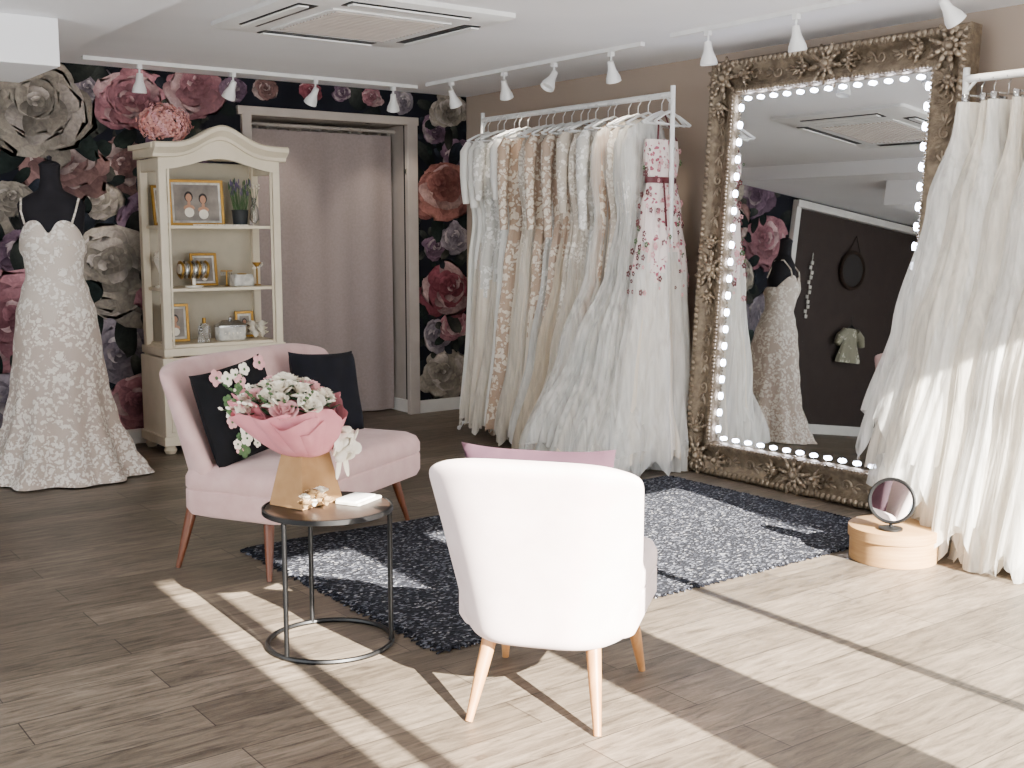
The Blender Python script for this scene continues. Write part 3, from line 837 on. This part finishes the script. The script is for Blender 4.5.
for sx in (-1, 1):
    b.tube([(sx*.125, -.118, 1.46), (sx*.145, -.10, 1.53), (sx*.155, -.03, 1.605), (sx*.15, .05, 1.59), (sx*.12, .11, 1.44)], .006, 6)
b.build('straps', L_ivory, e)
b = MB(); b.rod((0, 0, .02), (0, 0, 1.3), .015); b.lathe([(0, 0), (.16, 0), (.15, .02), (.02, .03), (0, .03)], n=24); b.build('stand', M_black, e)

# ------------------------------------------------------------------ clothes rails
def rail(name, x, y0, y1, z, foot=.22):
    e = empty(name, TR(x, (y0+y1)/2)); h = (y1-y0)/2; b = MB()
    b.rod((0, -h, z), (0, h, z), .018)
    for s in (-1, 1):
        b.tube([(0, s*h, .05), (0, s*h, z+.05)], .015, 12)
        b.tube([(-foot, s*h, .012), (-foot+.03, s*h, .05), (0, s*h, .06), (foot-.03, s*h, .05), (foot, s*h, .012)], .012, 10)
        for q in (-foot, foot): b.ell((q, s*h, .016), .016, 0, 8)
        b.tube([(0, s*h, z-.06), (.0, s*(h-.06), z)], .008, 8)
    b.build('frame', M_white, e)
    return e
rail1 = rail('clothes_rail', 4.87, 4.97, 6.88, 2.21)
rail('clothes_rail', 4.87, 1.2, 3.09, 2.10)

def hanger(b, z, w, mi, clips=False):
    b.tube([(0, 0, z+.0), (0, 0, z+.045), (.012, 0, z+.06), (.022, 0, z+.075), (.012, 0, z+.092), (0, 0, z+.095), (-.012, 0, z+.088), (-.018, 0, z+.075)], .0025, 6, mi)
    if clips:
        b.rod((-w, 0, z), (w, 0, z), .005, mi=mi)
        for s in (-1, 1): b.box((s*w*.85, 0, z-.02), (.03, .02, .045), mi)
    else:
        b.tube([(-w, 0, z-.07), (-w*.5, 0, z-.028), (0, 0, z), (w*.5, 0, z-.028), (w, 0, z-.07)], .008, 8, mi)
        b.rod((-w*.95, 0, z-.075), (w*.95, 0, z-.075), .005, mi=mi)

def rail_gown(name, x, y, zr, zhem, tab, mats, seed, n1=14, amp=.14, sleeve=0, mirow=None, drift=0, rz=0, clips=False, ydrift=0, fluff=1., lining=None, NT=140, ztop=None, straps=False, veils=()):
    r = random.Random(seed); p1, p2, p3 = r.random()*6, r.random()*6, r.random()*6
    flat = ztop is not None
    if ztop is None: ztop = zr-.115
    b = MB()
    def make(scale, zh, mifn, am=1.):
        comps = [(n1, .8, r.random()*6, r.uniform(-2, 2)), (n1*2+3, .4, r.random()*6, r.uniform(-3, 3)), (r.randint(4, 6), .9, r.random()*6, r.uniform(-1.5, 1.5)), (max(7, n1-6), .8, r.random()*6, r.uniform(-3, 3)), (n1+9, .45, r.random()*6, r.uniform(-3, 3)), (41, .22, r.random()*6, 3)]
        hemc = [(r.randint(2, 14), r.random()*6, r.uniform(.3, 1)) for _ in range(5)]
        LL = ztop-zh
        def P(u, v):
            th = u*2*pi; W, T = interp(tab, v)
            f = amp*am*.62*v**.8*sum(a*sin(th*n+p+q*v) for n, a, p, q in comps)
            if v < .3: f += .015*sin(th*20+p1)
            W2_, T2_ = W*(1+f*.55)*scale, T*(1+f*1.5)*scale
            if cos(th) > 0: W2_ = min(W2_, .27+.1*W)
            sh = 0
            if v < .1 and not flat: sh = -.07*abs(cos(th))**1.5*(1-v/.1)*(0 if clips else 1)
            hm = sum(a*sin(th*n+p) for n, p, a in hemc)*.014*fluff
            z = ztop-v*LL+sh+hm*v**5
            return (W2_*cos(th)+drift*v*v+.012*sin(v*5+p1), T2_*sin(th)+ydrift*v*v+.01*sin(v*4+p2), max(.008, z))
        b.grid(P, NT, 32, 0, cu=True, mifn=mifn)
    make(1, zhem, (lambda u, v: mirow(u, v)) if mirow else (lambda u, v: 0))
    if lining is not None: make(.84, zhem+.06, lambda u, v: lining)
    for sc, dz, mi in veils: make(sc, zhem+dz, lambda u, v, mi=mi: mi, .9)
    if sleeve:
        for s in (-1, 1):
            b.tube([(s*.17, 0, ztop-.06), (s*.2, .0, ztop-.12), (s*.215, -.005, ztop-.28), (s*.22, -.015, ztop-.28-sleeve*.5), (s*.215, -.02, ztop-.25-sleeve)], [.03, .045, .038, .03, .026], 12, 0, caps=False)
    if straps:
        for s in (-1, 1):
            b.tube([(s*.10, -.045, ztop), (s*.06, -.02, ztop+.07), (s*.03, 0, zr-.09)], .005, 6, len(mats)-2)
    hanger(b, zr-.085, .12 if clips else .19, len(mats)-1, clips)
    return b.build(name, mats, M=TR(x, y, 0, rz), autosm=0)

SHE = lambda h, t: [(0, .15, .022), (.08, .185, .04), (.16, .185, .05), (.3, .14, .035), (.45, .18, .045), (.7, .17+h*.45, .05+t*.2), (1, .17+h, t)]
FR = [(0, .155, .05), (.06, .17, .055), (.125, .135, .045), (.2, .19, .06), (.45, .26, .10), (.75, .34, .15), (1, .40, .20)]
styles = [
 (5.03, FR, L_flor, T_wh, 0, .06, .16, .36),
 (5.13, SHE(.32, .24), L_white, T_wh, 0, .012, .24, .45),
 (5.23, SHE(.38, .20), L_white, T_gr, 0, .012, .24, .32),
 (5.33, SHE(.16, .12), L_ivory, L_white, 0, .05, .16, .6),
 (5.43, SHE(.36, .17), L_champ, T_iv, 0, .012, .22, .5),
 (5.52, SHE(.14, .12), L_white, L_white, .4, .08, .14, .3),
 (5.61, SHE(.26, .14), L_ivory, T_iv, 0, .03, .2, .42),
 (5.70, SHE(.10, .10), L_ivory, S_iv, .3, .10, .14, .7),
 (5.78, SHE(.24, .13), L_champ, T_cr, 0, .04, .2, .36),
 (5.87, SHE(.12, .10), L_nude, L_nude, .45, .10, .14, .3),
 (5.95, SHE(.18, .12), L_white, T_wh, 0, .06, .2, .52),
 (6.04, SHE(.08, .09), L_champ, S_iv, .4, .12, .12, .62),
 (6.12, SHE(.16, .11), L_ivory, T_iv, 0, .06, .18, .34),
 (6.21, SHE(.08, .09), L_ivory, S_iv, 0, .10, .14, .3),
 (6.30, SHE(.12, .10), L_champ, L_champ, .4, .08, .14, .3),
 (6.39, SHE(.06, .08), S_wh, S_wh, .2, .10, .14, .3),
 (6.48, SHE(.12, .10), L_white, T_iv, 0, .08, .18, .45),
 (6.57, SHE(.06, .08), L_white, S_iv, .2, .10, .14, .5),
 (6.66, SHE(.10, .09), S_wh, T_iv, .25, .12, .16, .4),
 (6.76, SHE(.04, .08), S_wh, S_wh, .22, .16, .14, .3),
]
front = None
for i, (y, tab, m1, m2, sl, zh, amp, thr) in enumerate(styles):
    fr = i == 0; tl2 = m2 in (T_wh, T_gr, T_iv, T_cr)
    o = rail_gown('wedding_dress', 4.84+rnd.uniform(-.02, .02) if not fr else 4.84, y, 2.2, zh, tab, [m1, m2, S_iv, V_wh, M_burg, M_white], 100+i, n1=12+i % 7, amp=amp, sleeve=sl, mirow=(lambda u, v, t=thr, k=i: 0 if v < t+.05*sin(u*2*pi*(5+k % 4)+k) else 1), drift=(-.13 if 0 < i < 5 else (-.08 if fr else -.05)), rz=rnd.uniform(-6, 6) if not fr else 12, fluff=1.6, ztop=1.95 if fr else None, straps=fr, lining=2 if tl2 else None, veils=((1.06, .15, 3),) if (tl2 and 0 < i < 5) else ())
    if fr: front = o
# sash + embroidered sprays on front dress
b = MB(); zt = 1.95
b.grid(lambda u, v: (.144*cos(u*2*pi), .054*sin(u*2*pi), 1.70+v*.035), 40, 1, cu=True)
b.tube([(-.05, -.056, 1.71), (-.06, -.075, 1.6), (-.065, -.09, 1.45)], .006, 6)
for i in range(110):
    v = rnd.uniform(.01, .48)**1.0; W, T = interp(FR, v); a = rnd.uniform(-2.9, -.2) if i % 4 else rnd.uniform(2.6, 3.6)
    z = zt-v*1.89; r = rnd.uniform(.006, .014)
    for q in range(5): b.ell((W*1.04*cos(a)+r*cos(q*1.257)-.08*v*v, T*1.12*sin(a)-.004, z+r*sin(q*1.257)), (r*.6, .003, r*.6), 2 if i % 9 == 0 else (0 if i % 2 == 0 else 1), 6)
b.build('sash_and_embroidery', [M_burg, M_rosep, M_leaf], front)
for i, y in enumerate((-.94, -.925)):
    b = MB(); hanger(b, 2.115, .2, 0); b.build('coat_hanger', M_white, rail1, M=TR(0, y, 0, 20-14*i))

SK = lambda h, t: [(0, .12, .03), (.06, .13, .035), (.3, .17+h*.28, .05+t*.32), (.65, .20+h*.68, .05+t*.68), (1, .20+h, .05+t)]
sk = [(3.01, SK(.17, .22), T_wh, .52, .15), (2.95, SK(.19, .22), T_gr, .42, .15), (2.88, SK(.22, .22), T_wh, .26, .15), (2.79, SK(.20, .20), T_wh, .15, .15), (2.69, SK(.20, .2), T_iv, .10, .14),
      (2.58, SK(.20, .2), T_iv, .06, .14), (2.46, SK(.22, .2), T_cr, .03, .14), (2.32, SK(.22, .2), T_wh, .1, .14), (2.16, SK(.22, .2), T_iv, .05, .14), (1.98, SK(.2, .2), T_cr, .08, .2)]
for i, (y, tab, m1, zh, amp) in enumerate(sk):
    v = V_wh if i % 2 == 0 else V_iv
    rail_gown('tulle_skirt', 4.87, y, 2.10, zh, tab, [m1, T_iv, v, M_silver], 300+i, n1=13+(i*5) % 12, amp=amp*.62, drift=-.07, ydrift=.08 if i < 3 else .03, clips=True, rz=rnd.uniform(-8, 8), fluff=3.4, lining=1, NT=190, veils=((1.07, .05, 2), (1.12, -.03, 2)) if i < 7 else ())

# ------------------------------------------------------------------ leaning mirror
MW, MH, ALP = 1.66, 2.40, 4.0
mirM = Matrix.Translation((4.96, 4.05, 0.0)) @ Matrix.Rotation(rad(-90), 4, 'Z') @ Matrix.Rotation(rad(-ALP), 4, 'X')
e = empty('ornate_floor_mirror', mirM)
FW = .2
b = MB(); b.box((0, .005, MH/2), (MW-2*FW+.04, .01, MH-2*FW+.04)); b.build('mirror_glass', M_mirror, e, smooth=False)
prof = [(0, .06), (0, -.03), (.012, -.045), (.03, -.05), (.045, -.04), (.06, -.022), (.09, -.014), (.12, -.016), (.145, -.028), (.16, -.04), (.175, -.042), (.19, -.03), (.2, -.012), (.2, .02)]
b = MB()
def ring(d): 
    a = MW/2-d
    return [(-a, d), (a, d), (a, MH-d), (-a, MH-d)]
vs = []
for d, y in prof: vs += [(x, y, z) for x, z in ring(d)]
fs = [(i*4+k, i*4+(k+1) % 4, (i+1)*4+(k+1) % 4, (i+1)*4+k) for i in range(len(prof)-1) for k in range(4)]
b.add(vs, fs); b.box((0, .055, MH/2), (MW-.02, .02, MH-.02), 0)
b.build('frame_moulding', M_bronzeD, e, autosm=50)
b = MB()
sides = [((-MW/2, 0), (MW/2, 0), 0, MW), ((MW/2, 0), (MW/2, MH), pi/2, MH), ((MW/2, MH), (-MW/2, MH), pi, MW), ((-MW/2, MH), (-MW/2, 0), -pi/2, MH)]
for (a, c, ang, ln) in sides:
    b.M = Matrix.Translation((a[0], 0, a[1])) @ Matrix.Rotation(-ang, 4, 'Y')
    n = int((ln-.4)/.022)
    for i in range(n):
        b.ell((.2+(i+.5)*(ln-.4)/n, -.038, .182), (.009, .009, .009), 0, 6)
    n = int((ln-.1)/.034)
    for i in range(n):
        b.ell((.05+(i+.5)*(ln-.1)/n, -.044, .024), (.015, .011, .020), 0, 7, Euler((0, .5, 0)))
    n = int((ln-.5)/.16)
    for i in range(n):
        x0 = .25+(i+.5)*(ln-.5)/n; s = 1 if i % 2 else -1
        pts = []; 
        for k in range(15):
            t = k/14*3.6*pi/1.6; r_ = .034*(1-k/17)
            pts.append((x0+r_*cos(t+ (0 if s > 0 else pi)), -.018-.004*k/14, .10+s*r_*sin(t)))
        b.tube(pts, [.007-.0003*k for k in range(15)], 6)
        for q in range(3):
            b.ell((x0+.055+q*.012, -.018, .10-s*(.02-.018*q)), (.026, .008, .008), 0, 7, Euler((0, s*(.7-.5*q), 0)))
b.M = Matrix.Identity(4)
def acanthus(cx, cz, R_, ang0, n, spread):
    for i in range(n):
        a = ang0+spread*(i/(n-1)-.5)
        for k in range(3):
            rr = R_*(.3+.28*k); w = R_*(.16-.02*k)
            b.ell((cx+cos(a)*rr, -.038-.008*(k == 1), cz+sin(a)*rr), (R_*.2, .012, w), 0, 8, Euler((0, -a, 0)))
        tip = (cx+cos(a)*R_*1.0, -.042, cz+sin(a)*R_*1.0); b.ell(tip, (R_*.08, .01, R_*.08), 0, 7)
    b.ell((cx, -.045, cz), (R_*.24, .025, R_*.24), 0, 12)
for sx in (-1, 1):
    for sz in (0, 1):
        cx = sx*(MW/2-.10); cz = .10 if sz == 0 else MH-.10
        acanthus(cx, cz, .115, 0, 9, 2*pi*8/9)
        acanthus(cx-sx*.15, cz+(-.01 if sz == 0 else .01), .08, 0 if sx < 0 else pi, 5, 2.2)
        acanthus(cx+sx*.01, cz+(.15 if sz == 0 else -.15), .08, pi/2 if sz == 0 else -pi/2, 5, 2.2)
for (cx, cz, a) in ((0, .10, pi/2), (0, MH-.10, -pi/2), (-MW/2+.10, MH/2, 0), (MW/2-.10, MH/2, pi)):
    acanthus(cx, cz, .105, a, 9, 2*pi*8/9)
    for s in (-1, 1):
        aa = a+s*pi/2
        acanthus(cx+cos(aa)*.13, cz+sin(aa)*.13, .07, aa, 5, 2.0)
b.build('carved_ornament', M_bronze, e)
# LED bulbs on a strip
b = MB(); ins = .224
x0, x1, z0, z1 = -MW/2+ins, MW/2-ins, ins, MH-ins
for i in range(20):
    z = z0+(z1-z0)*(i+.5)/20
    for x in (x0, x1): b.ell((x, -.008, z), (.012, .006, .021), 0, 10)
for i in range(13):
    x = x0+(x1-x0)*(i+.5)/13
    for z in (z0, z1): b.ell((x, -.008, z), (.021, .006, .012), 0, 10)
b.build('led_light_strip', [M_led], e, smooth=True)

# ------------------------------------------------------------------ round hat box and little mirror
b = MB(); b.M = TR(4.28, 2.96, 0)
b.lathe([(0, 0), (.182, 0), (.184, .002), (.184, .105), (.184, .11)], n=64); b.lathe([(.0, .148), (.188, .148), (.192, .145), (.192, .102), (.184, .102)], n=64)
b.build('round_hat_box', M_box)
b = MB(); b.M = TR(4.20, 2.92, .149, -66)
b.lathe([(0, 0), (.05, 0), (.05, .008), (.008, .014), (.006, .03), (0, .03)], n=24)
b.M = b.M @ Matrix.Translation((0, 0, .125)) @ Matrix.Rotation(rad(80), 4, 'X')
b.lathe([(0, -.006), (.095, -.006), (.1, 0), (.095, .006), (.085, .004), (.085, .002)], n=36); b.lathe([(0, .001), (.085, .001), (.085, .003), (0, .003)], n=36, mi=1)
b.build('vanity_mirror', [M_black, M_mirror])

# ------------------------------------------------------------------ things on alcove wall (seen in the mirror)
b = MB(); b.M = Matrix.Translation((-.1, YB-.03, 1.75)) @ Matrix.Rotation(pi/2, 4, 'X')
b.tube([(.19*cos(t*2*pi/40), .19*sin(t*2*pi/40), 0) for t in range(40)], .022, 8, closed=True); b.lathe([(0, 0), (.18, 0), (.18, .005), (0, .005)], n=30, mi=1)
b.tube([(-.11, .16, 0), (0, .36, 0), (.11, .16, 0)], .005, 6)
b.build('hanging_round_mirror', [M_wicker, M_dark])
b = MB(); b.M = Matrix.Translation((-.15, YB-.07, 1.02))
def tog(u, v):
    th = u*2*pi; W, T = interp([(0, .07, .02), (.12, .13, .03), (.4, .12, .03), (1, .19, .05)], v)
    return (W*cos(th)*(1+.05*sin(th*9)*v), T*sin(th)*(1+.2*sin(th*9)*v), .12-.36*v)
b.grid(tog, 60, 12, 0, cu=True)
for s in (-1, 1): b.tube([(s*.09, 0, .09), (s*.17, 0, .03), (s*.21, 0, -.06)], [.04, .045, .035], 10, 0)
hanger(b, .15, .12, 1)
b.build('flower_girl_dress', [lace('girl_lace', '#8a8672', '#cfccb8', 30), M_black])
b = MB(); b.M = Matrix.Translation((.55, YB-.02, 1.2))
for i in range(12): b.box((.02*sin(i*2), 0, i*.05), (.035, .01, .035))
b.rod((0, .003, -.02), (0, .003, .65), .003); b.build('paper_garland', M_paper, smooth=False)

# ------------------------------------------------------------------ light
sd = Vector((.05, 1, -.5)).normalized()
l = bpy.data.lights.new('sun', 'SUN'); l.energy = 85; l.color = (1, .94, .84); l.angle = rad(.5)
o = bpy.data.objects.new('sun', l); scene.collection.objects.link(o); o.rotation_euler = sd.to_track_quat('-Z', 'Y').to_euler(); o.location = (2, -6, 6)
w = bpy.data.worlds.new('world'); scene.world = w; w.use_nodes = True
bg = w.node_tree.nodes['Background']; bg.inputs[0].default_value = (.90, .95, 1, 1); bg.inputs[1].default_value = 7.5

# ------------------------------------------------------------------ camera
cam = bpy.data.cameras.new('camera'); co = bpy.data.objects.new('camera', cam); scene.collection.objects.link(co)
cam.sensor_width = 36; cam.lens = 36*1160/1024; cam.clip_start = .01
co.location = (0, 0, 1.4)
th, ph = rad(36.7), rad(7.32)
fw = Vector((sin(th)*cos(ph), cos(th)*cos(ph), -sin(ph)))
co.rotation_euler = fw.to_track_quat('-Z', 'Y').to_euler()
scene.camera = co
